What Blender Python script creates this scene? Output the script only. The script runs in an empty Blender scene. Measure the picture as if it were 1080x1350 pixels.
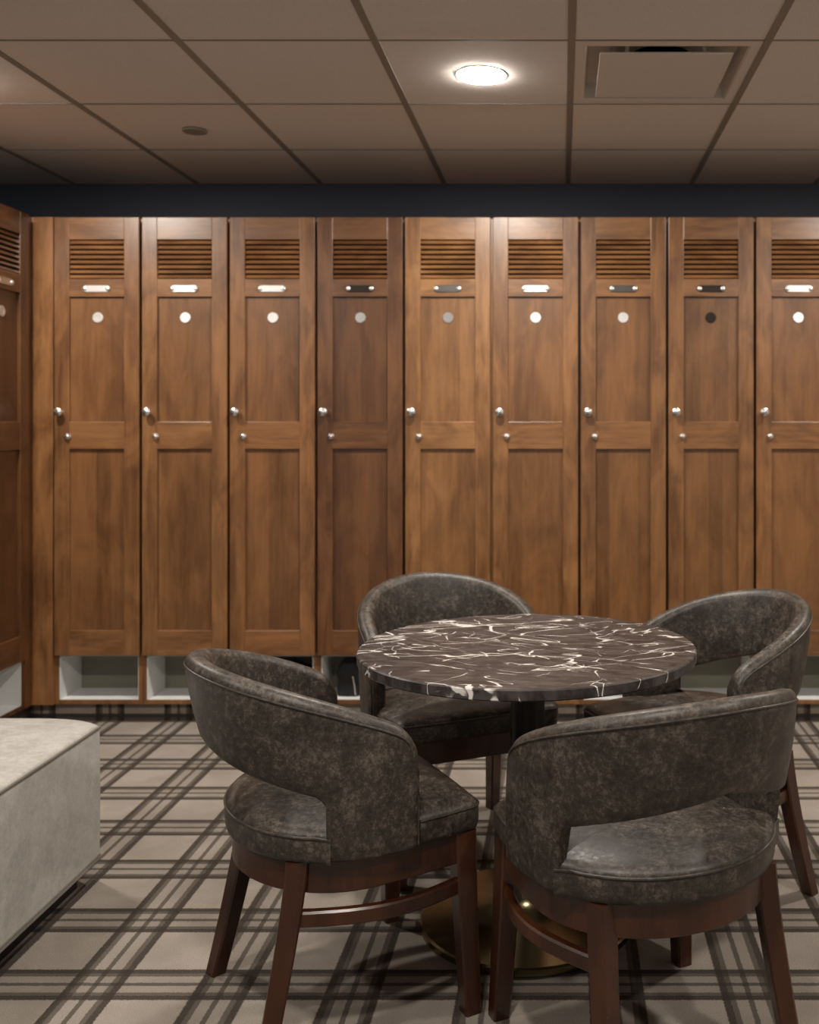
import bpy, bmesh, math, random
from mathutils import Vector, Matrix, Euler
random.seed(7)
S = bpy.context.scene
C = S.collection
PI = math.pi

# ------------------------------------------------------------------ materials
def new_mat(name):
    m = bpy.data.materials.new(name); m.use_nodes = True
    nt = m.node_tree
    for n in list(nt.nodes): nt.nodes.remove(n)
    out = nt.nodes.new('ShaderNodeOutputMaterial')
    b = nt.nodes.new('ShaderNodeBsdfPrincipled')
    nt.links.new(b.outputs[0], out.inputs[0])
    return m, nt, b
def N(nt, t, **kw):
    n = nt.nodes.new(t)
    for k, v in kw.items(): setattr(n, k, v)
    return n
def L(nt, a, b): nt.links.new(a, b)
def val(nt, op, a, b=None, c=None, clamp=False):
    n = N(nt, 'ShaderNodeMath', operation=op); n.use_clamp = clamp
    for i, x in enumerate((a, b, c)):
        if x is None: continue
        if isinstance(x, (int, float)): n.inputs[i].default_value = x
        else: L(nt, x, n.inputs[i])
    return n.outputs[0]
def mixc(nt, f, a, b, mode='MIX'):
    n = N(nt, 'ShaderNodeMix', data_type='RGBA', blend_type=mode)
    if isinstance(f, (int, float)): n.inputs[0].default_value = f
    else: L(nt, f, n.inputs[0])
    for i, x in ((6, a), (7, b)):
        if isinstance(x, tuple): n.inputs[i].default_value = (*x, 1) if len(x) == 3 else x
        else: L(nt, x, n.inputs[i])
    return n.outputs[2]
def mrange(nt, v, a, b, c=0.0, d=1.0, smooth=True):
    n = N(nt, 'ShaderNodeMapRange', interpolation_type='SMOOTHSTEP' if smooth else 'LINEAR')
    L(nt, v, n.inputs[0])
    for i, x in zip((1, 2, 3, 4), (a, b, c, d)): n.inputs[i].default_value = x
    return n.outputs[0]
def noise(nt, vec, scale, detail=3, rough=.55, dist=0):
    n = N(nt, 'ShaderNodeTexNoise'); L(nt, vec, n.inputs['Vector'])
    n.inputs['Scale'].default_value = scale; n.inputs['Detail'].default_value = detail
    n.inputs['Roughness'].default_value = rough; n.inputs['Distortion'].default_value = dist
    return n.outputs[0]
def ocoord(nt, rnd=True):
    tc = N(nt, 'ShaderNodeTexCoord'); v = tc.outputs['Object']
    if rnd:
        oi = N(nt, 'ShaderNodeObjectInfo')
        r = val(nt, 'MULTIPLY', oi.outputs['Random'], 37.0)
        a = N(nt, 'ShaderNodeVectorMath', operation='ADD'); L(nt, v, a.inputs[0])
        cx = N(nt, 'ShaderNodeCombineXYZ'); L(nt, r, cx.inputs[0]); L(nt, r, cx.inputs[1]); L(nt, r, cx.inputs[2])
        L(nt, cx.outputs[0], a.inputs[1]); v = a.outputs[0]
    return v
def vscale(nt, v, s):
    m = N(nt, 'ShaderNodeVectorMath', operation='MULTIPLY'); L(nt, v, m.inputs[0]); m.inputs[1].default_value = s
    return m.outputs[0]
def bump(nt, b, h, strength=.2, dist=.002):
    n = N(nt, 'ShaderNodeBump'); n.inputs['Strength'].default_value = strength; n.inputs['Distance'].default_value = dist
    L(nt, h, n.inputs['Height']); L(nt, n.outputs[0], b.inputs['Normal'])

def plain(name, col, rough=.5, metal=0, spec=.5, coat=0):
    m, nt, b = new_mat(name)
    b.inputs['Base Color'].default_value = (*col, 1); b.inputs['Roughness'].default_value = rough
    b.inputs['Metallic'].default_value = metal; b.inputs['Specular IOR Level'].default_value = spec
    b.inputs['Coat Weight'].default_value = coat
    return m

def wood(name, dark, light, axis='Z', stave=0, rough=.34, blotch=3.2):
    m, nt, b = new_mat(name)
    v = ocoord(nt)
    sc = {'Z': (1, 1, .07), 'X': (.07, 1, 1), 'Y': (1, .07, 1)}[axis]
    g = noise(nt, vscale(nt, v, sc), 70, 5, .65, .25)
    sc2 = {'Z': (1, 1, .35), 'X': (.35, 1, 1), 'Y': (1, .35, 1)}[axis]
    bl = noise(nt, vscale(nt, v, sc2), blotch * 2.6, 4, .6, .9)
    f = val(nt, 'ADD', val(nt, 'MULTIPLY', mrange(nt, g, .3, .7), .35), val(nt, 'MULTIPLY', mrange(nt, bl, .32, .68), .65))
    if stave:
        sx = N(nt, 'ShaderNodeSeparateXYZ'); L(nt, v, sx.inputs[0])
        k = val(nt, 'FLOOR', val(nt, 'DIVIDE', sx.outputs[0], stave))
        w = N(nt, 'ShaderNodeTexWhiteNoise', noise_dimensions='1D'); L(nt, k, w.inputs['W'])
        f = val(nt, 'ADD', val(nt, 'MULTIPLY', f, .66), val(nt, 'MULTIPLY', w.outputs[0], .34))
    col = mixc(nt, f, dark, light)
    oi = N(nt, 'ShaderNodeObjectInfo')
    col = mixc(nt, 1.0, col, oi.outputs['Color'], 'MULTIPLY')
    L(nt, col, b.inputs['Base Color'])
    b.inputs['Roughness'].default_value = rough
    b.inputs['Coat Weight'].default_value = .4; b.inputs['Coat Roughness'].default_value = .33
    bump(nt, b, g, .06, .001)
    return m

LD, LL = (.105, .041, .0135), (.30, .137, .050)
M = {}
M['wood'] = wood('locker_wood', LD, LL, 'Z')
M['wood_h'] = wood('locker_wood_rail', LD, LL, 'X')
M['wood_p'] = wood('locker_wood_panel', (.086, .033, .0105), (.265, .118, .042), 'Z', stave=.062)
M['chairwood'] = wood('dark_walnut', (.022, .0060, .0019), (.070, .0195, .0056), 'Z', rough=.32)
M['white_board'] = plain('pale_board', (.74, .75, .74), .42)
M['olive'] = plain('olive_grey_board', (.19, .185, .14), .5)
M['black'] = plain('matte_black', (.006, .006, .006), .6)
M['nickel'] = plain('brushed_nickel', (.86, .85, .83), .42, 1)
M['chrome'] = plain('polished_nickel', (.82, .80, .78), .27, 1)
M['pewter'] = plain('dark_pewter', (.20, .185, .175), .3, 1)  # polished plate with a dim room reflection put into its colour
M['bronze'] = plain('dark_bronze', (.045, .036, .03), .35, .8)  # dark sprinkler metal; on locker plates and disc, dark reflections painted in
M['brass'] = plain('aged_brass', (.27, .215, .115), .25, 1)
M['column'] = plain('column_black', (.012, .009, .008), .4)
M['duct'] = plain('duct_black', (.004, .004, .005), .7)
M['cloth'] = plain('black_cloth', (.007, .007, .008), .75)

def carpet():
    m, nt, b = new_mat('plaid_carpet')
    g = N(nt, 'ShaderNodeNewGeometry')
    sx = N(nt, 'ShaderNodeSeparateXYZ'); L(nt, g.outputs['Position'], sx.inputs[0])
    P = .302
    wob = noise(nt, g.outputs['Position'], 170, 2, .6)
    wob = val(nt, 'MULTIPLY', val(nt, 'SUBTRACT', wob, .5), .008)
    # vertical face (kick): continue the pattern down it
    yy = val(nt, 'SUBTRACT', sx.outputs[1], sx.outputs[2])
    def lines(c, phase):
        t = val(nt, 'SUBTRACT', c, phase); t = val(nt, 'ADD', t, wob)
        t = val(nt, 'SUBTRACT', val(nt, 'MODULO', val(nt, 'ADD', t, P * 40.5), P), P / 2)
        a = val(nt, 'ABSOLUTE', t)
        def line(c0, w):
            d = val(nt, 'ABSOLUTE', val(nt, 'SUBTRACT', a, c0))
            return mrange(nt, d, w * .85, w * 1.35, 1, 0)
        o1 = val(nt, 'MULTIPLY', line(.040, .0065), .8)
        o2 = line(.054, .0085)
        mid = val(nt, 'MULTIPLY', line(0, .006), .85)
        band = val(nt, 'MULTIPLY', mrange(nt, a, .058, .066, 1, 0), .16)
        return val(nt, 'MAXIMUM', val(nt, 'MAXIMUM', o1, o2), val(nt, 'MAXIMUM', mid, band))
    lx = lines(sx.outputs[0], -1.083)
    ly = lines(yy, 2.628)
    pile = noise(nt, g.outputs['Position'], 420, 2, .7)
    big = noise(nt, g.outputs['Position'], 5, 3, .6)
    lx = val(nt, 'MULTIPLY', lx, mrange(nt, pile, .25, .6, .62, 1))
    ly = val(nt, 'MULTIPLY', ly, mrange(nt, pile, .25, .6, .62, 1))
    f = val(nt, 'SUBTRACT', val(nt, 'ADD', lx, ly), val(nt, 'MULTIPLY', lx, ly))
    base = mixc(nt, mrange(nt, big, .3, .7), (.34, .297, .255), (.47, .415, .36))
    base = mixc(nt, mrange(nt, pile, .25, .75), (.24, .207, .176), base)
    col = mixc(nt, val(nt, 'MULTIPLY', f, .93), base, (.022, .015, .0115))
    L(nt, col, b.inputs['Base Color']); b.inputs['Roughness'].default_value = .95
    b.inputs['Specular IOR Level'].default_value = .1
    bump(nt, b, pile, .5, .004)
    return m
M['carpet'] = carpet()

def tile():
    m, nt, b = new_mat('ceiling_tile_mineral')
    v = ocoord(nt, False)
    n1 = noise(nt, v, 260, 3, .7)
    col = mixc(nt, mrange(nt, n1, .3, .7), (.70, .645, .59), (.82, .765, .71))
    L(nt, col, b.inputs['Base Color']); b.inputs['Roughness'].default_value = .9
    b.inputs['Specular IOR Level'].default_value = .15
    bump(nt, b, n1, .25, .002)
    return m
M['tile'] = tile()
M['grid'] = plain('grid_metal', (.27, .245, .21), .45)
M['vent'] = plain('vent_paint', (.72, .665, .615), .5)
def navy():
    m, nt, b = new_mat('navy_paint')
    v = ocoord(nt, False)
    n1 = noise(nt, v, 120, 2)
    L(nt, mixc(nt, n1, (.020, .026, .042), (.032, .040, .062)), b.inputs['Base Color'])
    b.inputs['Roughness'].default_value = .6
    return m
M['navy'] = navy()
M['paint'] = plain('room_paint', (.42, .39, .35), .7)

def leather(name, dark, mid, light, rough=.42, s=1.0):
    m, nt, b = new_mat(name)
    v = ocoord(nt)
    n1 = noise(nt, v, 17 * s, 7, .74, .25)
    n2 = noise(nt, v, 85 * s, 5, .72, .1)
    n3 = noise(nt, v, 600, 2, .6)
    n4 = noise(nt, v, 270 * s, 3, .7, .1)
    f = val(nt, 'ADD', val(nt, 'MULTIPLY', mrange(nt, n1, .33, .68), .42), val(nt, 'MULTIPLY', mrange(nt, n2, .36, .68), .36))
    f = val(nt, 'ADD', f, val(nt, 'MULTIPLY', mrange(nt, n4, .35, .68), .22))
    cr = N(nt, 'ShaderNodeValToRGB'); L(nt, f, cr.inputs[0])
    cr.color_ramp.elements[0].color = (*dark, 1); cr.color_ramp.elements[0].position = .1
    cr.color_ramp.elements[1].color = (*light, 1); cr.color_ramp.elements[1].position = .95
    e = cr.color_ramp.elements.new(.5); e.color = (*mid, 1)
    L(nt, cr.outputs[0], b.inputs['Base Color'])
    r = mrange(nt, n2, .3, .7, rough - .06, rough + .12); L(nt, r, b.inputs['Roughness'])
    bump(nt, b, val(nt, 'ADD', val(nt, 'MULTIPLY', n3, .6), n2), .18, .0015)
    return m
M['leather'] = leather('distressed_leather', (.018, .014, .0108), (.052, .041, .032), (.165, .131, .104))
M['piping'] = leather('leather_piping', (.024, .019, .015), (.05, .04, .031), (.11, .088, .07))
M['bench'] = leather('pale_leather', (.36, .345, .32), (.45, .43, .40), (.54, .52, .485), .42, .6)
M['bench_pipe'] = plain('bench_piping', (.16, .145, .125), .45)

def marble():
    m, nt, b = new_mat('dark_veined_marble')
    v = ocoord(nt, False)
    rot = N(nt, 'ShaderNodeMapping'); L(nt, v, rot.inputs[0]); rot.inputs['Rotation'].default_value = (0, 0, .18)
    v = rot.outputs[0]
    def distort(v, sc, amt):
        n = N(nt, 'ShaderNodeTexNoise'); L(nt, v, n.inputs['Vector']); n.inputs['Scale'].default_value = sc; n.inputs['Detail'].default_value = 3
        s = N(nt, 'ShaderNodeVectorMath', operation='SUBTRACT'); L(nt, n.outputs['Color'], s.inputs[0]); s.inputs[1].default_value = (.5, .5, .5)
        q = N(nt, 'ShaderNodeVectorMath', operation='SCALE'); L(nt, s.outputs[0], q.inputs[0]); q.inputs['Scale'].default_value = amt
        a = N(nt, 'ShaderNodeVectorMath', operation='ADD'); L(nt, v, a.inputs[0]); L(nt, q.outputs[0], a.inputs[1])
        return a.outputs[0]
    def veins(vv, scl, scale, wid, msc, m0, m1, off):
        vo = N(nt, 'ShaderNodeTexVoronoi', feature='DISTANCE_TO_EDGE')
        ad = N(nt, 'ShaderNodeVectorMath', operation='ADD'); L(nt, vscale(nt, vv, scl), ad.inputs[0]); ad.inputs[1].default_value = off
        L(nt, ad.outputs[0], vo.inputs['Vector']); vo.inputs['Scale'].default_value = scale
        wn = noise(nt, vv, 11, 3, .6)
        w = mrange(nt, wn, .35, .75, wid * .25, wid * 1.7)
        e = val(nt, 'DIVIDE', vo.outputs['Distance'], w)
        e = mrange(nt, e, .45, 1.0, 1, 0)
        return val(nt, 'MULTIPLY', e, mrange(nt, noise(nt, vv, msc, 2, .5), m0, m1))
    vd = distort(v, 5, .10)
    a = veins(vd, (1, 2.2, 1), 3.6, .020, 7, .50, .58, (3.1, 1.7, 0))
    vd2 = distort(v, 9, .07)
    def ridge(vv, scl, scale, wid, msc, m0, m1, off):
        ad = N(nt, 'ShaderNodeVectorMath', operation='ADD'); L(nt, vscale(nt, vv, scl), ad.inputs[0]); ad.inputs[1].default_value = off
        n = noise(nt, ad.outputs[0], scale, 2.5, .5)
        e = val(nt, 'ABSOLUTE', val(nt, 'SUBTRACT', n, .5))
        w = mrange(nt, noise(nt, vv, 10, 3, .6), .35, .75, wid * .4, wid * 1.8)
        e = mrange(nt, val(nt, 'DIVIDE', e, w), .5, 1.0, 1, 0)
        return val(nt, 'MULTIPLY', e, mrange(nt, noise(nt, vv, msc, 2, .5), m0, m1))
    vd4 = distort(v, 16, .02)
    def turn(vv, a):
        r = N(nt, 'ShaderNodeMapping'); L(nt, vv, r.inputs[0]); r.inputs['Rotation'].default_value = (0, 0, a); return r.outputs[0]
    r1 = ridge(turn(vd4, -.5), (.6, 2.3, 1), 3.6, .0085, 6, .44, .50, (2.2, 5.1, 0))
    r2 = ridge(turn(vd4, .35), (.6, 2.6, 1), 4.4, .0065, 8, .47, .53, (7.2, 1.1, 0))
    r3 = ridge(turn(vd4, -.9), (.8, 2.0, 1), 3.2, .0045, 9, .50, .56, (4.2, 8.1, 0))
    r2 = val(nt, 'MAXIMUM', r2, r3)
    c = veins(vd2, (1.2, 3.8, 1), 6.5, .024, 12, .52, .60, (9.4, 4.2, 0))
    vd3 = distort(v, 14, .05)
    d = veins(vd3, (2.2, 1.2, 1), 4.5, .015, 9, .56, .66, (1.3, 8.2, 0))
    f = val(nt, 'MAXIMUM', val(nt, 'MAXIMUM', val(nt, 'MAXIMUM', a, r1), r2), d)
    n1 = noise(nt, vscale(nt, v, (1, 2.4, 1)), 14, 6, .7, .6)
    base = mixc(nt, mrange(nt, n1, .35, .68), (.018, .0148, .0142), (.082, .070, .066))
    L(nt, mixc(nt, f, base, (.78, .74, .70)), b.inputs['Base Color'])
    b.inputs['Roughness'].default_value = .33
    return m
M['marble'] = marble()

def emis(name, col, s):
    m, nt, b = new_mat(name)
    b.inputs['Base Color'].default_value = (.8, .8, .8, 1)
    b.inputs['Emission Color'].default_value = (*col, 1); b.inputs['Emission Strength'].default_value = s
    return m
LAMP = 246.0; DAY_FILL = 0.16
M['lamp'] = emis('lit_diffuser', (1.0, .93, .84), LAMP)

# ------------------------------------------------------------------ helpers
def link(name, bm, mat, parent=None, smooth=True, angle=38):
    me = bpy.data.meshes.new(name)
    bmesh.ops.recalc_face_normals(bm, faces=bm.faces)
    if smooth:
        for f in bm.faces: f.smooth = True
        ca = math.radians(angle)
        for e in bm.edges:
            if len(e.link_faces) == 2 and e.calc_face_angle(0) > ca: e.smooth = False
    bm.to_mesh(me); bm.free()
    o = bpy.data.objects.new(name, me); C.objects.link(o)
    for m in (mat if isinstance(mat, (list, tuple)) else [mat]): me.materials.append(m)
    if parent: o.parent = parent
    return o
def empty(name, loc=(0, 0, 0), rz=0):
    o = bpy.data.objects.new(name, None); C.objects.link(o)
    o.location = loc; o.rotation_euler = (0, 0, rz); o.empty_display_size = .05
    return o
def tag(o, label, cat, group=None):
    o['label'] = label; o['category'] = cat
    if group: o['group'] = group
    return o
def struct(o): o['kind'] = 'structure'; return o
def box(bm, x0, x1, y0, y1, z0, z1, bev=0, seg=2, mi=0, mat4=None):
    t = bmesh.new()
    bmesh.ops.create_cube(t, size=1)
    for v in t.verts:
        v.co = Vector(((x0 + x1) / 2 + v.co.x * (x1 - x0), (y0 + y1) / 2 + v.co.y * (y1 - y0), (z0 + z1) / 2 + v.co.z * (z1 - z0)))
    if bev: bmesh.ops.bevel(t, geom=t.edges[:], offset=bev, segments=seg, affect='EDGES', profile=.5)
    if mat4: bmesh.ops.transform(t, matrix=mat4, verts=t.verts)
    for f in t.faces: f.material_index = mi
    me = bpy.data.meshes.new('t'); t.to_mesh(me); t.free(); bm.from_mesh(me); bpy.data.meshes.remove(me)
def lathe(bm, prof, n=40, mat4=None, mi=0):
    """prof: list of (r, h) around local Z"""
    rings = []
    for r, h in prof:
        if r < 1e-6: rings.append([bm.verts.new((0, 0, h))])
        else: rings.append([bm.verts.new((r * math.cos(2 * PI * k / n), r * math.sin(2 * PI * k / n), h)) for k in range(n)])
    vs = [v for r in rings for v in r]
    fs = []
    for a, b in zip(rings, rings[1:]):
        for k in range(n):
            k2 = (k + 1) % n
            if len(a) == 1 and len(b) == 1: continue
            if len(a) == 1: fs.append(bm.faces.new((a[0], b[k], b[k2])))
            elif len(b) == 1: fs.append(bm.faces.new((a[k], b[0], a[k2])))
            else: fs.append(bm.faces.new((a[k], b[k], b[k2], a[k2])))
    for f in fs: f.material_index = mi
    if mat4: bmesh.ops.transform(bm, matrix=mat4, verts=vs)
def loft(bm, rings, closed=True, cap=True):
    R = [[bm.verts.new(p) for p in r] for r in rings]
    n = len(R[0])
    for a, b in zip(R, R[1:]):
        for k in range(n if closed else n - 1):
            k2 = (k + 1) % n
            bm.faces.new((a[k], a[k2], b[k2], b[k]))
    if cap:
        bm.faces.new(R[0]); bm.faces.new(R[-1][::-1])
    return R
def tube(bm, pts, r, n=8, closed=False):
    pts = [Vector(p) for p in pts]; rings = []
    m = len(pts); up = Vector((0, 0, 1))
    for i, p in enumerate(pts):
        if closed: d = pts[(i + 1) % m] - pts[i - 1]
        else: d = pts[min(i + 1, m - 1)] - pts[max(i - 1, 0)]
        d.normalize()
        a = d.cross(up)
        if a.length < 1e-3: a = d.cross(Vector((1, 0, 0)))
        a.normalize(); c = a.cross(d)
        rings.append([p + r * (math.cos(2 * PI * k / n) * a + math.sin(2 * PI * k / n) * c) for k in range(n)])
    if closed: rings.append(rings[0])
    loft(bm, rings, cap=not closed)
    if closed: bmesh.ops.remove_doubles(bm, verts=bm.verts, dist=1e-6)
def copy_tree(o, parent=None):
    c = o.copy(); C.objects.link(c)
    if parent: c.parent = parent
    for ch in list(o.children): copy_tree(ch, c)
    return c

# ------------------------------------------------------------------ camera frame
F = 1320.0; VX, VY = 741.0, 560.0; CAMH = 1.30
cam_d = bpy.data.cameras.new('camera'); cam = bpy.data.objects.new('camera', cam_d); C.objects.link(cam)
cam.location = (0, 0, CAMH); cam.rotation_euler = (PI / 2, 0, 0)
cam_d.sensor_fit = 'VERTICAL'; cam_d.sensor_height = 36.0; cam_d.sensor_width = 36.0 * 1080 / 1350
cam_d.lens = 36.0 * F / 1350
cam_d.shift_x = -(VX - 540) / 1350
cam_d.shift_y = -(675 - VY) / 1350
cam_d.clip_start = .05
cam_d.dof.use_dof = True; cam_d.dof.focus_distance = 2.15; cam_d.dof.aperture_fstop = 4.0
S.camera = cam

# ------------------------------------------------------------------ room
CEIL = CAMH + 1.193
YB, YN = 4.96, -1.9
XL, XR = -2.90, 2.62
def slab(name, mat, x0, x1, y0, y1, z0, z1):
    bm = bmesh.new(); box(bm, x0, x1, y0, y1, z0, z1); return struct(link(name, bm, mat, smooth=False))
slab('floor', M['carpet'], XL - .1, XR + .1, YN - .1, YB + .1, -.08, 0)
slab('wall_back', M['navy'], XL - .1, XR + .1, YB, YB + .1, 0, CEIL + .35)
slab('wall_left', M['navy'], XL - .1, XL, YN, YB, 0, CEIL + .35)
slab('wall_right', M['paint'], XR, XR + .1, YN, YB, 0, CEIL + .35)
WX0, WX1, WZ0, WZ1 = -2.5, 2.3, .75, 2.3
bm = bmesh.new()
for a in ((XL - .1, WX0, 0, CEIL + .35), (WX1, XR + .1, 0, CEIL + .35), (WX0, WX1, 0, WZ0), (WX0, WX1, WZ1, CEIL + .35)):
    box(bm, a[0], a[1], YN - .1, YN, a[2], a[3])
struct(link('wall_near', bm, M['paint'], smooth=False))
bm = bmesh.new()
for k in range(5):
    x = WX0 + (WX1 - WX0) * k / 4
    box(bm, max(WX0, x - .025), min(WX1, x + .025), YN - .08, YN - .03, WZ0, WZ1)
for z in (WZ0, WZ1 - .05): box(bm, WX0, WX1, YN - .08, YN - .03, z, z + .05)
struct(link('window_1', bm, M['white_board'], smooth=False))  # unseen window added behind the camera to let in fill light
slab('trim_1', M['duct'], XL - .1, XR + .1, YN - .1, YB + .1, CEIL + .33, CEIL + .38)   # slab above the plenum

TX, TY = .6105, .617
gx0, gy0 = .03, YB - .004
xs = [gx0 + TX * k for k in range(-6, 7)]
ys = [gy0 - TY * k for k in range(0, 13)]
xe = [XL] + [x for x in xs if XL + .02 < x < XR - .02] + [XR]
ye = [y for y in sorted(ys) if y > YN + .02]; ye = [YN] + ye
if ye[-1] < YB: ye[-1] = YB
VENT = (gx0, gx0 + TX, gy0 - 3 * TY, gy0 - 2 * TY)
bm = bmesh.new()
for a, b in zip(xe, xe[1:]):
    for c, d in zip(ye, ye[1:]):
        if abs(a - VENT[0]) < .01 and abs(c - VENT[2]) < .01: continue
        box(bm, a + .001, b - .001, c + .001, d - .001, CEIL, CEIL + .018)
ceiling = struct(link('ceiling', bm, M['tile'], smooth=False))
bm = bmesh.new()
gw = .012
for x in xe[1:-1]: box(bm, x - gw, x + gw, YN, YB, CEIL - .004, CEIL - .0005)
for y in ye[1:-1]:
    for a, b in zip(xe, xe[1:]): box(bm, a + gw, b - gw, y - .0045, y + .0045, CEIL - .002, CEIL - .0004)
struct(link('trim_2', bm, M['grid'], smooth=False))

# ---- ceiling lights
def make_light(x, y, label):
    o = empty('ceiling_light', (x, y, CEIL))
    tag(o, label, 'ceiling light', 'round recessed ceiling lights')
    bm = bmesh.new()
    lathe(bm, [(.080, -.0005), (.080, -.0025), (.082, -.003), (.088, -.002), (.090, -.001), (.090, 0), (.080, 0)], 48)
    link('trim_ring', bm, M['white_board'], o)
    bm = bmesh.new()
    lathe(bm, [(.0815, -.0025), (.0805, -.0045), (.072, -.0062), (.045, -.0078), (0, -.0085)], 48)
    link('diffuser', bm, M['lamp'], o)
    return o
LX, LY = gx0 - TX / 2, gy0 - 2.5 * TY
make_light(LX, LY, 'round glowing white recessed light in the ceiling tile left of the square vent')
make_light(LX - 3 * TX, LY, 'round recessed light in the ceiling beside the left lockers, its glow on the tiles')
make_light(LX + 3 * TX, LY, 'round recessed light in the far right ceiling beyond the square vent')
make_light(LX, LY - 4 * TY, 'round recessed light in the ceiling above the near edge of the table')
make_light(LX - 3 * TX, LY - 4 * TY, 'round recessed light in the ceiling above the pale bench')
make_light(LX + 3 * TX, LY - 4 * TY, 'round recessed light in the ceiling near the right wall')

# ---- ceiling vent
vx, vy = (VENT[0] + VENT[1]) / 2, (VENT[2] + VENT[3]) / 2
vent = empty('ceiling_vent', (vx, vy, CEIL))
tag(vent, 'square flat-plate air vent set in a ceiling tile right of the lit lamp', 'vent')
def sqring(h, z): return [(-h, -h, z), (h, -h, z), (h, h, z), (-h, h, z)]
bm = bmesh.new()
loft(bm, [sqring(.303, .012), sqring(.303, -.001), sqring(.262, -.001), sqring(.256, .004), sqring(.246, .058), sqring(.17, .062), sqring(.168, .066)], cap=False)
link('vent_frame', bm, M['vent'], vent, smooth=False)
bm = bmesh.new(); lathe(bm, [(.101, .060), (.101, .24), (0, .24)], 40)
link('duct_neck', bm, M['duct'], vent)
bm = bmesh.new()
# collar plate around the neck
n = 40; outer = []; inner = []
for k in range(n):
    a = 2 * PI * k / n; ca, sa = math.cos(a), math.sin(a); s = .172 / max(abs(ca), abs(sa))
    outer.append(bm.verts.new((ca * s, sa * s, .0635))); inner.append(bm.verts.new((ca * .10, sa * .10, .0635)))
for k in range(n): bm.faces.new((outer[k], outer[(k + 1) % n], inner[(k + 1) % n], inner[k]))
link('collar_plate', bm, M['vent'], vent, smooth=False)
bm = bmesh.new(); box(bm, -.214, .214, -.214, .214, -.007, -.001, .0015, 1)
link('face_plate', bm, M['vent'], vent)
for sx in (-1, 1):
    for sy in (-1, 1):
        bm = bmesh.new(); box(bm, sx * .125 - .006, sx * .125 + .006, sy * .185 - .002, sy * .185 + .002, -.001, .0625)
        link('hanger', bm, M['vent'], vent, smooth=False)

# ---- sprinkler cap
sp = empty('ceiling_sprinkler', (-1.485, 4.05, CEIL))
tag(sp, 'small round concealed sprinkler cap on the ceiling above the second locker', 'sprinkler')
bm = bmesh.new(); lathe(bm, [(0, -.010), (.046, -.010), (.0485, -.008), (.0485, -.004), (.046, -.003), (0, -.003)], 40)
link('cap', bm, M['grid'], sp)
bm = bmesh.new(); lathe(bm, [(.036, -.003), (.036, -.0002), (0, -.0002)], 32)
link('cup', bm, M['bronze'], sp)

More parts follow.
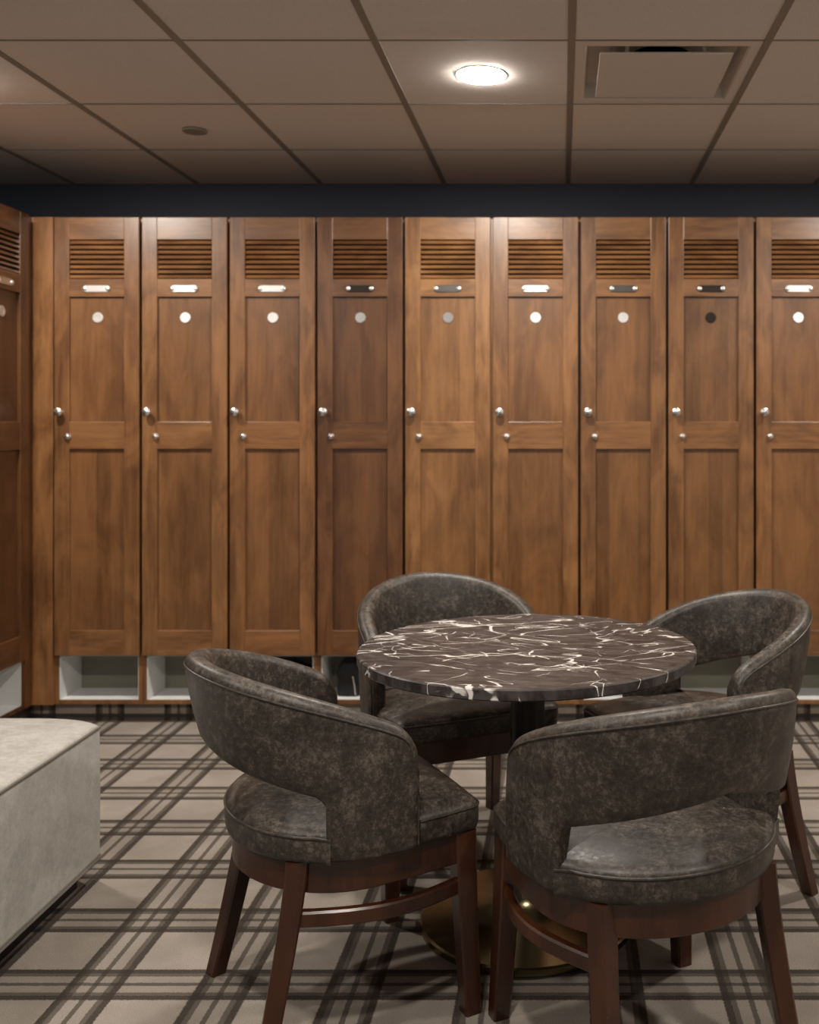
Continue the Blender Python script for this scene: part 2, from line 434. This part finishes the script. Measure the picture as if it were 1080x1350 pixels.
# ------------------------------------------------------------------ lockers
YF = 4.366
SC = YF / F
PW = 115.2 * SC                   # locker pitch
ZT = CAMH + (VY - 287) * SC       # top
def zpx(y): return CAMH - (y - VY) * SC
ZB = zpx(928.5); Z_OPEN0 = zpx(922.5); Z_D0 = zpx(863)
KICK = ZB
DT = .022
def door_parts(par, fin):
    W = PW - .012                # door width, local x from 0.006
    x0, x1 = .006, .006 + W
    sw = .066                    # stile width
    zt, zb = ZT - .002, Z_D0
    d = empty('door_assembly')   # replaced below
    bpy.data.objects.remove(d)
    bm = bmesh.new()
    b = .0022
    box(bm, x0, x0 + sw, -DT, 0, zb, zt, b, 2, 0)
    box(bm, x1 - sw, x1, -DT, 0, zb, zt, b, 2, 0)
    zl1, zl0 = zpx(317), zpx(368.5)
    zu1, zu0 = zpx(392), zpx(556)
    zd1, zd0 = zpx(592), zpx(830)
    for a, c in ((zl1, zt), (zu1, zl0), (zd1, zu0), (zb, zd0)):
        box(bm, x0 + sw - .001, x1 - sw + .001, -DT + .0008, -.001, a, c, b, 2, 1)
    door = link('door', bm, [M['wood'], M['wood_h']], par, smooth=False)
    for a, c in ((zu0, zu1), (zd0, zd1)):
        bm = bmesh.new(); box(bm, x0 + sw - .006, x1 - sw + .006, -.0085, -.003, a - .006, c + .006)
        link('panel', bm, M['wood_p'], door, smooth=False)
    bm = bmesh.new()
    ns = 8; h = (zl1 - zl0) / ns
    for k in range(ns):
        zc = zl0 + (k + .5) * h
        mt = Matrix.Translation((0, -.011, zc)) @ Matrix.Rotation(math.radians(-32), 4, 'X')
        box(bm, x0 + sw - .002, x1 - sw + .002, -.0035, .0035, -h * .40, h * .32, .0012, 1, 0, mt)
    link('louver', bm, M['wood_h'], door, smooth=False)
    bm = bmesh.new(); box(bm, x0 + sw - .004, x1 - sw + .004, .0, .003, zl0 - .004, zl1 + .004)
    link('louver_backing', bm, M['black'], door, smooth=False)
    R = Matrix.Rotation(PI / 2, 4, 'X')      # lathe axis -> -Y
    # name plate
    xc = (x0 + x1) / 2; zc = zpx(381.5)
    bm = bmesh.new()
    hw, hh = .059, .0145
    def pill(hw, hh, y, n=12):
        pts = []
        for s in (1, -1):
            for k in range(n + 1):
                a = -PI / 2 + PI * k / n
                pts.append((s * (hw - hh + hh * math.cos(a)), y, s * hh * math.sin(a)))
        return pts
    loft(bm, [pill(hw, hh, 0), pill(hw, hh, -.0025), pill(hw - .0012, hh - .0012, -.0038)])
    pl = link('name_plate', bm, M[fin[0]], door)
    pl.location = (xc, -DT, zc)
    for s in (-1, 1):
        bm = bmesh.new(); lathe(bm, [(.0095, 0), (.009, .003), (.006, .005), (0, .0058)], 20, R)
        sc = link('screw', bm, M['nickel'], door); sc.location = (xc + s * .050, -DT - .0036, zc)
    # number disc
    bm = bmesh.new(); lathe(bm, [(.0235, 0), (.0235, .0025), (.022, .0042), (.0105, .0042), (.0095, .0034), (0, .0034)], 32, R)
    dc = link('number_disc', bm, M[fin[1]], door); dc.location = (xc, -.0085, zpx(419))
    # knob
    bm = bmesh.new(); lathe(bm, [(.010, 0), (.0075, .004), (.0075, .013), (.012, .017), (.0175, .021), (.0195, .027), (.0175, .033), (.010, .037), (0, .038)], 28, R)
    kn = link('knob', bm, M['chrome'], door); kn.location = (x0 + .030, -DT, zpx(543.5))
    # key lock
    bm = bmesh.new(); lathe(bm, [(.0145, 0), (.0145, .005), (.0125, .0075), (.0105, .014), (.0085, .0155), (0, .0155)], 24, R)
    box(bm, -.0012, .0012, -.0165, -.0150, -.006, .006)
    lk = link('key_lock', bm, M['chrome'], door); lk.location = (x0 + .060, -DT, zpx(575.5))
    return door
def make_locker(fin=('nickel', 'nickel')):
    o = empty('locker')
    D = .55
    bm = bmesh.new()
    t = .017
    e = .0004
    # sides, top, back, floor of the upper compartment, sill
    for a, c in ((e, t), (PW - t, PW - e)):
        box(bm, a, c, .001, D, ZB, Z_D0 + .012)
        box(bm, a, c, .03, D, Z_D0 + .012, ZT)
    box(bm, t, PW - t, .03, D, ZT - t, ZT)
    box(bm, t, PW - t, D - .01, D, Z_D0, ZT - t)
    box(bm, t, PW - t, .003, D, Z_D0 - .004, Z_D0 + t)
    box(bm, t, PW - t, .001, .02, ZB, Z_OPEN0 - .0005, .001, 1)
    link('cabinet', bm, M['wood'], o, smooth=False)
    bm = bmesh.new()
    cd = .20; w = .004
    z0, z1 = Z_OPEN0 - .004, Z_D0 - .0045
    box(bm, t + .0005, PW - t - .0005, .006, cd, z0, Z_OPEN0, 0)
    box(bm, t + .0005, t + w, .004, cd, Z_OPEN0, z1)
    box(bm, PW - t - w, PW - t - .0005, .004, cd, Z_OPEN0, z1)
    box(bm, t + w, PW - t - w, .006, cd, z1 - w, z1)
    cb = link('shoe_cubby', bm, M['white_board'], o, smooth=False)
    bm = bmesh.new(); box(bm, t + w, PW - t - w, cd - .004, cd, Z_OPEN0 + .0003, z1 - w)
    link('back_panel', bm, M['olive'], cb, smooth=False)
    door_parts(o, fin)
    return o
XD1 = (72.8 - VX) * SC            # left edge of the first locker
tones = [(.93, .93, .95), (1.02, 1.04, 1.06), (.98, .96, .95), (.62, .57, .56), (1.25, 1.32, 1.32), (1.1, 1.12, 1.12), (.96, .97, .97), (.92, .92, .9), (1.0, 1.0, 1.0), (.95, .95, .95), (1.0, 1.0, 1.0)]
fins = [('nickel', 'nickel'), ('nickel', 'nickel'), ('nickel', 'nickel'), ('bronze', 'chrome'), ('pewter', 'chrome'), ('chrome', 'nickel'), ('pewter', 'nickel'), ('bronze', 'bronze'), ('nickel', 'nickel'), ('nickel', 'nickel'), ('nickel', 'nickel')]
lab = [
 'brown wooden louvered locker first from the left corner of the back row',
 'brown wooden louvered locker second from the left corner of the back row',
 'brown wooden louvered locker third from the left, above the back of the left chair',
 'darkest brown louvered locker, fourth from the left with a dark name plate',
 'lightest honey brown louvered locker in the middle of the back row',
 'brown louvered locker right of the lightest one, behind the left part of the table',
 'brown louvered locker seventh from the left, behind the middle of the table',
 'brown louvered locker with the only dark round number disc, eighth from the left',
 'brown louvered locker cut by the right picture edge, behind the right chair',
 'brown louvered locker tenth from the left in the back row',
 'brown louvered locker last on the right in the back row']
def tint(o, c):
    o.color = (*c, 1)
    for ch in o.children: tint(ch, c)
proto = make_locker()
def set_fin(root, fin, rnd):
    for ch in root.children_recursive:
        st = ch.name.split('.')[0]
        if st in ('name_plate', 'number_disc', 'door'):
            pass
        f = {'name_plate': fin[0], 'number_disc': fin[1]}.get(st)
        if f:
            ch.material_slots[0].link = 'OBJECT'; ch.material_slots[0].material = M[f]
            ch.rotation_euler = (rnd.uniform(-.03, .03), 0, rnd.uniform(-.03, .03))
        if st == 'knob': ch.rotation_euler = (0, rnd.uniform(-1, 1), 0)
lockers = []
for i in range(11):
    o = proto if i == 0 else copy_tree(proto)
    lockers.append(o)
for i, o in enumerate(lockers):
    o.location = (XD1 + PW * i, YF, 0)
    tag(o, lab[i], 'locker', 'wooden lockers along the back wall')
    tint(o, tones[i]); set_fin(o, fins[i], random.Random(i * 3 + 1))
# left bank, front faces +X
XLF = -2.305
ll = ['dark brown louvered locker on the left wall beside the room corner',
      'dark brown louvered locker on the left wall, second from the corner',
      'dark brown louvered locker on the left wall, third from the corner']
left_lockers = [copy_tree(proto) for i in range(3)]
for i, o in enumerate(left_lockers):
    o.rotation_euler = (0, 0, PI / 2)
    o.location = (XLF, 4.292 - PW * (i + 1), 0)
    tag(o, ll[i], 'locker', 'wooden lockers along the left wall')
    tint(o, (.45, .40, .38)); set_fin(o, ('chrome', 'nickel'), random.Random(50 + i))  # tint darkens the wood to imitate shade on this bank
# corner fillers
bm = bmesh.new(); box(bm, XLF + .0005, XD1 - .001, YF - .016, YF + .02, ZB, ZT, .0012, 1)
link_o = struct(link('trim_3', bm, M['wood']))
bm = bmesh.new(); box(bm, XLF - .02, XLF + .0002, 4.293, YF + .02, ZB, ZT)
o = struct(link('trim_4', bm, M['wood'])); o.color = (.45, .40, .38, 1)  # filler carries the same painted shade as the left lockers
# carpeted toe kicks
xr_end = XD1 + 11 * PW
slab('baseboard_back', M['carpet'], XLF - .55, xr_end, YF + .04, YF + .54, 0, ZB - .001)
slab('baseboard_left', M['carpet'], XLF - .54, XLF - .04, 4.292 - 3 * PW, YF + .04, 0, ZB - .001)

# things in the cubbies
def soft_bag(name, w, d, h, sag=.25):
    bm = bmesh.new()
    rings = []
    for k in range(9):
        t = k / 8; z = h * (1 - (1 - t) ** 1.0)
        s = (1 - .12 * (1 - t) ** 4) * (math.cos(max(0, t - .55) / .45 * PI / 2 * .86))
        ring = []
        for j in range(32):
            a = 2 * PI * j / 32; ca, sa = math.cos(a), math.sin(a)
            e = .45
            x = math.copysign(abs(ca) ** e, ca) * w / 2 * s; y = math.copysign(abs(sa) ** e, sa) * d / 2 * s
            x += .004 * math.sin(9 * t + 3 * a); ring.append((x, y, z))
        rings.append(ring)
    loft(bm, rings)
    return link(name, bm, M['cloth'])
def cub(i): return XD1 + PW * (i + .5)
b1 = empty('duffel_bag', (cub(2), YF + .103, Z_OPEN0 + .0005))
o = soft_bag('bag_body', .325, .17, .150); o.parent = b1
bm = bmesh.new(); tube(bm, [(-.09, -.05, .138), (-.06, -.055, .168), (0, -.06, .178), (.06, -.055, .168), (.09, -.05, .138)], .006)
link('handle', bm, M['cloth'], b1)
tag(b1, 'black soft bag filling the cubby under the third locker', 'bag')
b2 = empty('shoe_bag', (cub(3) - .065, YF + .115, Z_OPEN0 + .0005))
o = soft_bag('bag_body', .115, .15, .172); o.parent = b2
bm = bmesh.new(); tube(bm, [(.02, -.072, .09), (.03, -.082, .05), (.034, -.082, .012)], .0025)
link('drawstring', bm, M['nickel'], b2)
tag(b2, 'narrow black bag standing in the cubby under the darkest locker', 'bag')

# ------------------------------------------------------------------ chair
def path_pt(u, A=.264, B=.268, y_end=.088, yc=-.005):
    """u in [-1,1] -> (x, y, nx, ny, s, w): plan of the back shell, u=0 the rear; s distance from nearest arm end"""
    q = PI / 2 * math.sqrt((A * A + B * B) / 2); st = y_end - yc
    Ltot = q + st
    d = abs(u) * Ltot; sg = 1 if u >= 0 else -1
    if d <= q:
        t = d / q * PI / 2
        x, y = A * math.sin(t), yc - B * math.cos(t)
        nx, ny = math.sin(t) / A, -math.cos(t) / B
        l = math.hypot(nx, ny); nx, ny = nx / l, ny / l
        w = math.cos(t) ** 1.2 if t < PI / 2 else 0
    else:
        x, y, nx, ny, w = A, yc + d - q, 1, 0, 0
    return sg * x, y, sg * nx, ny, Ltot - d, w, d / Ltot
TH = .046
Z_RAIL = .406
def shell_cols():
    A_, B_ = .264, .268
    q = PI / 2 * math.sqrt((A_ ** 2 + B_ ** 2) / 2); Lt = q + .093
    leg_s = .192                                   # width of the arm's foot
    half = []
    d = 0
    ds = [0, .001, .003, .006, .010, .015, .021, .028, .036, .045, .055, .07, .09, .12, .15, .175, leg_s - .001, leg_s + .0006, leg_s + .004, leg_s + .010, leg_s + .02]
    s = leg_s + .04
    while s < Lt - .01: ds.append(s); s += .022
    cols = [-(1 - s / Lt) for s in ds] + [0] + [(1 - s / Lt) for s in reversed(ds)]
    return cols, Lt, leg_s
def zt_of(s, r):
    z = .802 - .154 * (r ** 1.75)
    R = .055
    if s < R: z -= R - math.sqrt(max(0, R * R - (R - s) ** 2))
    return z
def zb_of(s, r, leg_s, Lt):
    if s <= leg_s: return Z_RAIL
    k = (s - leg_s) / (Lt - leg_s)
    z = .535 + .083 * (k ** .9)
    c = s - leg_s
    if c < .02: z -= .016 * (1 - c / .02) ** 2
    return z
def make_shell():
    cols, Lt, leg_s = shell_cols()
    bm = bmesh.new(); rings = []; pipe = []; pipe_in = []
    for u in cols:
        x, y, nx, ny, s, w, r = path_pt(u)
        zt, zb = zt_of(s, r), zb_of(s, r, leg_s, Lt)
        h = TH / 2
        re = .018
        if s < re: h *= max(.25, math.sqrt(1 - (1 - s / re) ** 2))
        r1 = min(h * .98, .021); r2 = .008
        prof = []
        nz = 9
        for k in range(nz): prof.append((h, zb + r2 + (zt - r1 - zb - r2) * k / (nz - 1)))
        for k in range(1, 6):
            a = PI / 2 * k / 6; prof.append((h - r1 + r1 * math.cos(a), zt - r1 + r1 * math.sin(a)))
        for k in range(1, 7):
            a = PI / 2 * k / 6; prof.append((-(h - r1) - r1 * math.sin(a), zt - r1 + r1 * math.cos(a)))
        for k in range(1, nz): prof.append((-h, zt - r1 - (zt - r1 - zb - r2) * k / (nz - 1)))
        prof.append((-h + r2 * .4, zb + r2 * .3)); prof.append((-h + r2, zb)); prof.append((h - r2, zb)); prof.append((h - r2 * .4, zb + r2 * .3))
        ring = []
        def P(nn, z):
            mid = (z - zb) / max(.05, zt - zb)
            belly = .005 * math.sin(PI * min(1, max(0, mid))) * (1 if nn > 0 else -1) if abs(nn) > h * .9 else 0
            lean = .20 * w * (z - .62)
            if abs(s - leg_s) < .06 and z < .575:
                k = 1 - abs(s - leg_s) / .06; k = k * k * (3 - 2 * k)
                kz = min(1, max(0, (.575 - z) / .035))
                o_in = nn + (h - .012 - nn) * k * kz
                if nn < h - .012: nn = min(o_in, h - .012)
            o = nn + lean + belly
            return (x + nx * o, y + ny * o, z)
        ring = [P(a, b) for a, b in prof]
        rings.append(ring)
        if s >= .0:
            pipe.append(P(h * .99 + .0005, zt - .021 if zt - .021 > zb else zb))
            pipe_in.append(P(-h * .99 - .0005, zt - .021))
    loft(bm, rings)
    # run the welt down both front edges
    def edge(u):
        x, y, nx, ny, s, w, r = path_pt(u); return x, y, nx, ny
    x, y, nx, ny = edge(-1)
    def down(sg):
        x, y, nx, ny = edge(sg)
        return [(x + nx * TH * .40, y - .004, z) for z in (.57, .52, .47, .43, .415)]
    pth = list(reversed(down(-1))) + pipe[7:-7] + down(1)
    return bm, pth
def seat_outline(grow=0, notch=True):
    A, B, yf = .280 + grow, .244 + grow, .252 + grow
    pts = []
    half = []
    half.append((0, yf + .004))
    half.append((.12, yf + .003)); half.append((.20, yf))
    cx, r = .252 + grow - .03, .03
    for k in range(6):
        a = PI / 2 - PI / 2 * k / 5; half.append((cx + r * math.cos(a), yf - r + r * math.sin(a)))
    half.append((.262 + grow, .16))
    if notch:
        half += [(.268 + grow, .094), (.238, .0925), (.238, -.1), (.270 + grow, -.102)]
        t0 = math.asin(.102 / (B)) 
    else:
        half += [(.266 + grow, .06), (.276 + grow, 0)]
        t0 = .12
    n = 16
    for k in range(n + 1):
        t = t0 + .08 + (PI / 2 - t0 - .08) * k / n
        half.append((A * math.cos(t), -B * math.sin(t)))
    half[-1] = (0, -B)
    return half + [(-x, y) for x, y in reversed(half[1:-1])]
def make_seat():
    base = seat_outline()
    bm = bmesh.new()
    def ring(f, z, crown=0):
        out = []
        for x, y in base:
            px, py = x * f, y * f
            out.append((px, py, z))
        return out
    R = [ring(.965, .402), ring(.985, .405), ring(.995, .414), ring(1.0, .43), ring(.998, .450), ring(.987, .460), ring(.97, .466), ring(.92, .473), ring(.78, .482), ring(.5, .489), ring(.25, .492), ring(.02, .4925)]
    loft(bm, R)
    pts = [(x * 1.0, y * 1.0, .4555) for x, y in seat_outline(-.0012)]
    return bm, pts
def rail_plan(off):
    A, B, yf = .258 + off, .228 + off, .232 + off
    half = [(0, yf), (.12, yf), (.20, yf), (.222 + off, yf - .004), (.240 + off * .8, yf - .02), (.247 + off, .17), (.256 + off, .08)]
    n = 16
    for k in range(n + 1):
        t = PI / 2 * k / n; half.append((A * math.cos(t), -B * math.sin(t)))
    half[-1] = (0, -B)
    return half + [(-x, y) for x, y in reversed(half[1:-1])]
def make_rail():
    bm = bmesh.new()
    o, i = rail_plan(0), rail_plan(-.026)
    n = len(o); zb, zt = .335, .4025
    rings = []
    for k in range(n):
        (a, b), (c, d) = o[k], i[k]
        m = .0025
        rings.append([(a, b, zb + m), (a, b, zt), (c, d, zt), (c, d, zb), (a + (c - a) * .1, b + (d - b) * .1, zb)])
    rings.append(rings[0])
    loft(bm, rings, cap=False); bmesh.ops.remove_doubles(bm, verts=bm.verts, dist=1e-6)
    return bm
def leg_bm(top, foot, wt, wb, ztop, yaw=0, curve=0):
    bm = bmesh.new(); rings = []
    n = 9
    for k in range(n + 1):
        t = k / n; z = ztop * (1 - t)
        bow = curve * math.sin(PI * t)
        e = t ** 1.25
        cx = top[0] + (foot[0] - top[0]) * e; cy = top[1] + (foot[1] - top[1]) * e
        w = (wt + (wb - wt) * t) / 2; c = .004
        loop = [(-w + c, -w), (w - c, -w), (w, -w + c), (w, w - c), (w - c, w), (-w + c, w), (-w, w - c), (-w, -w + c)]
        ca, sa = math.cos(yaw), math.sin(yaw)
        rings.append([(cx + a * ca - b * sa, cy + a * sa + b * ca, z) for a, b in loop])
    loft(bm, rings)
    return bm
FF, RF = (.240, .226), (.214, -.224)
RT = (.190, -.146)
def stretcher_bm(sg):
    p0 = Vector((sg * .226, .215, 0)); p1 = Vector((sg * .199, -.152, 0))
    bm = bmesh.new(); rings = []
    n = 16
    for k in range(n + 1):
        t = k / n; p = p0.lerp(p1, t); p.x += sg * .046 * math.sin(PI * t)
        d = Vector((sg * .046 * PI * math.cos(PI * t) + (p1.x - p0.x), p1.y - p0.y, 0)).normalized()
        nr = Vector((d.y, -d.x, 0)); w, h, z = .011, .0165, .283
        c = .004
        prof = [(-w, -h + c), (-w, h - c), (-w + c, h), (w - c, h), (w, h - c), (w, -h + c), (w - c, -h), (-w + c, -h)]
        rings.append([tuple(p + nr * a + Vector((0, 0, z + b))) for a, b in prof])
    loft(bm, rings)
    return bm
def make_chair():
    o = empty('armchair')
    bm, pth = make_shell(); back = link('backrest', bm, M['leather'], o, angle=50)
    bm = bmesh.new(); tube(bm, pth, .0026, 8); link('piping', bm, M['piping'], back)
    bm, pts = make_seat(); seat = link('seat', bm, M['leather'], o, angle=50)
    bm = bmesh.new(); tube(bm, pts, .0030, 8, closed=True); link('piping', bm, M['piping'], seat)
    link('seat_rail', make_rail(), M['chairwood'], o, angle=30)
    for sg in (-1, 1):
        link('leg', leg_bm((sg * .222, .214), (sg * FF[0], FF[1]), .050, .039, .402), M['chairwood'], o, angle=30)
        link('leg', leg_bm((sg * RT[0], RT[1]), (sg * RF[0], RF[1]), .046, .037, .402, yaw=sg * -.3), M['chairwood'], o, angle=30)
        link('stretcher', stretcher_bm(sg), M['chairwood'], o, angle=30)
    return o
def facing(deg): return math.radians(deg) - PI / 2
chair = make_chair()
chairs = [
 (-.520, 2.31, 31, 'brown leather armchair left of the table, its curved back towards the bench'),
 (.178, 2.11, 117, 'brown leather armchair nearest the camera, seen from behind at the right front'),
 (-.335, 3.11, -65, 'brown leather armchair behind the left side of the table, facing the camera'),
 (.392, 2.87, 207, 'brown leather armchair on the far right side of the table, partly out of frame')]
cobj = [chair] + [copy_tree(chair) for _ in range(3)]
for o, (x, y, a, lb) in zip(cobj, chairs):
    o.location = (x, y, 0); o.rotation_euler = (0, 0, facing(a))
    tag(o, lb, 'chair', 'leather armchairs around the marble table')

# ------------------------------------------------------------------ table
tb = empty('round_table', (-.09, 2.63, 0))
tag(tb, 'round table with a white-veined dark marble top on a brass pedestal base', 'table')
bm = bmesh.new()
TZ, TR = .72, .44
lathe(bm, [(0, TZ - .027), (TR - .003, TZ - .027), (TR, TZ - .024), (TR, TZ - .003), (TR - .003, TZ), (0, TZ)], 128)
link('tabletop', bm, M['marble'], tb)
bm = bmesh.new(); lathe(bm, [(0, TZ - .045), (.16, TZ - .045), (.17, TZ - .0275), (0, TZ - .0275)], 48); link('top_plate', bm, M['column'], tb)
bm = bmesh.new(); lathe(bm, [(0, .05), (.045, .05), (.045, TZ - .044), (0, TZ - .044)], 40); link('column', bm, M['column'], tb)
bm = bmesh.new(); lathe(bm, [(0, 0), (.276, 0), (.28, .004), (.28, .018), (.276, .023), (.20, .03), (.12, .043), (.07, .06), (.052, .082), (.05, .10), (0, .10)], 72); link('pedestal_base', bm, M['brass'], tb)

# ------------------------------------------------------------------ bench
bn = empty('bench', (-1.66, 2.2, 0))
tag(bn, 'pale grey leather upholstered bench at the left picture edge', 'bench')
def bench_plan(off=0, crown=0):
    x0, x1, y0, y1 = -2.02 - off, -1.313 + off, 1.45 - off, 2.905 + off
    pts = []
    def side(a, b, n, bow):
        a, b = Vector(a), Vector(b); d = (b - a).normalized(); nr = Vector((d.y, -d.x))
        for k in range(n):
            t = k / n; p = a.lerp(b, t); pts.append(tuple(p + nr * bow * (1 - abs(2 * t - 1) ** 5)))
    e = .062
    side((x1, y0 + e), (x1, y1 - e), 14, 0.002)
    # rear edge bows outward from pulled-in corners
    side((x1, y1 - e), (x0, y1 - e), 26, e)
    side((x0, y1 - e), (x0, y0 + e), 14, .002)
    side((x0, y0 + e), (x1, y0 + e), 26, e)
    return [(x + 1.66, y - 2.2) for x, y in pts]
base = bench_plan()
bm = bmesh.new()
def br(f, z): return [(x * f, y * (1 - (1 - f) * .5), z) for x, y in base]
loft(bm, [br(.985, .062), br(.998, .066), br(1, .08), br(1.004, .25), br(1, .435), br(.992, .446), br(.975, .451), br(.8, .459), br(.5, .464), br(.2, .466)])
bb = link('cushion_body', bm, M['bench'], bn, angle=50)
bm = bmesh.new(); tube(bm, [(x, y, .441) for x, y in base], .0042, 8, closed=True); link('piping', bm, M['bench_pipe'], bb)
bm = bmesh.new(); tube(bm, [(x * 1.001, y * 1.001, .080) for x, y in base], .003, 8, closed=True)
link('welt_seam', bm, M['bench_pipe'], bb)
bm = bmesh.new()
loft(bm, [[(x * .86, y * .95, 0) for x, y in base], [(x * .86, y * .95, .064) for x, y in base]])
link('plinth', bm, M['black'], bn)

# ------------------------------------------------------------------ world and view
w = bpy.data.worlds.new('world'); S.world = w; w.use_nodes = True
w.node_tree.nodes['Background'].inputs[0].default_value = (.92, .96, 1.0, 1)
w.node_tree.nodes['Background'].inputs[1].default_value = DAY_FILL  # soft daylight added as fill, entering by the unseen opening
S.view_settings.view_transform = 'Standard'; S.view_settings.look = 'None'
S.view_settings.exposure = 0.9; S.view_settings.gamma = 1; S.view_settings.use_curve_mapping = False
S.cycles.use_denoising = True
S.cycles.max_bounces = 8; S.cycles.diffuse_bounces = 5
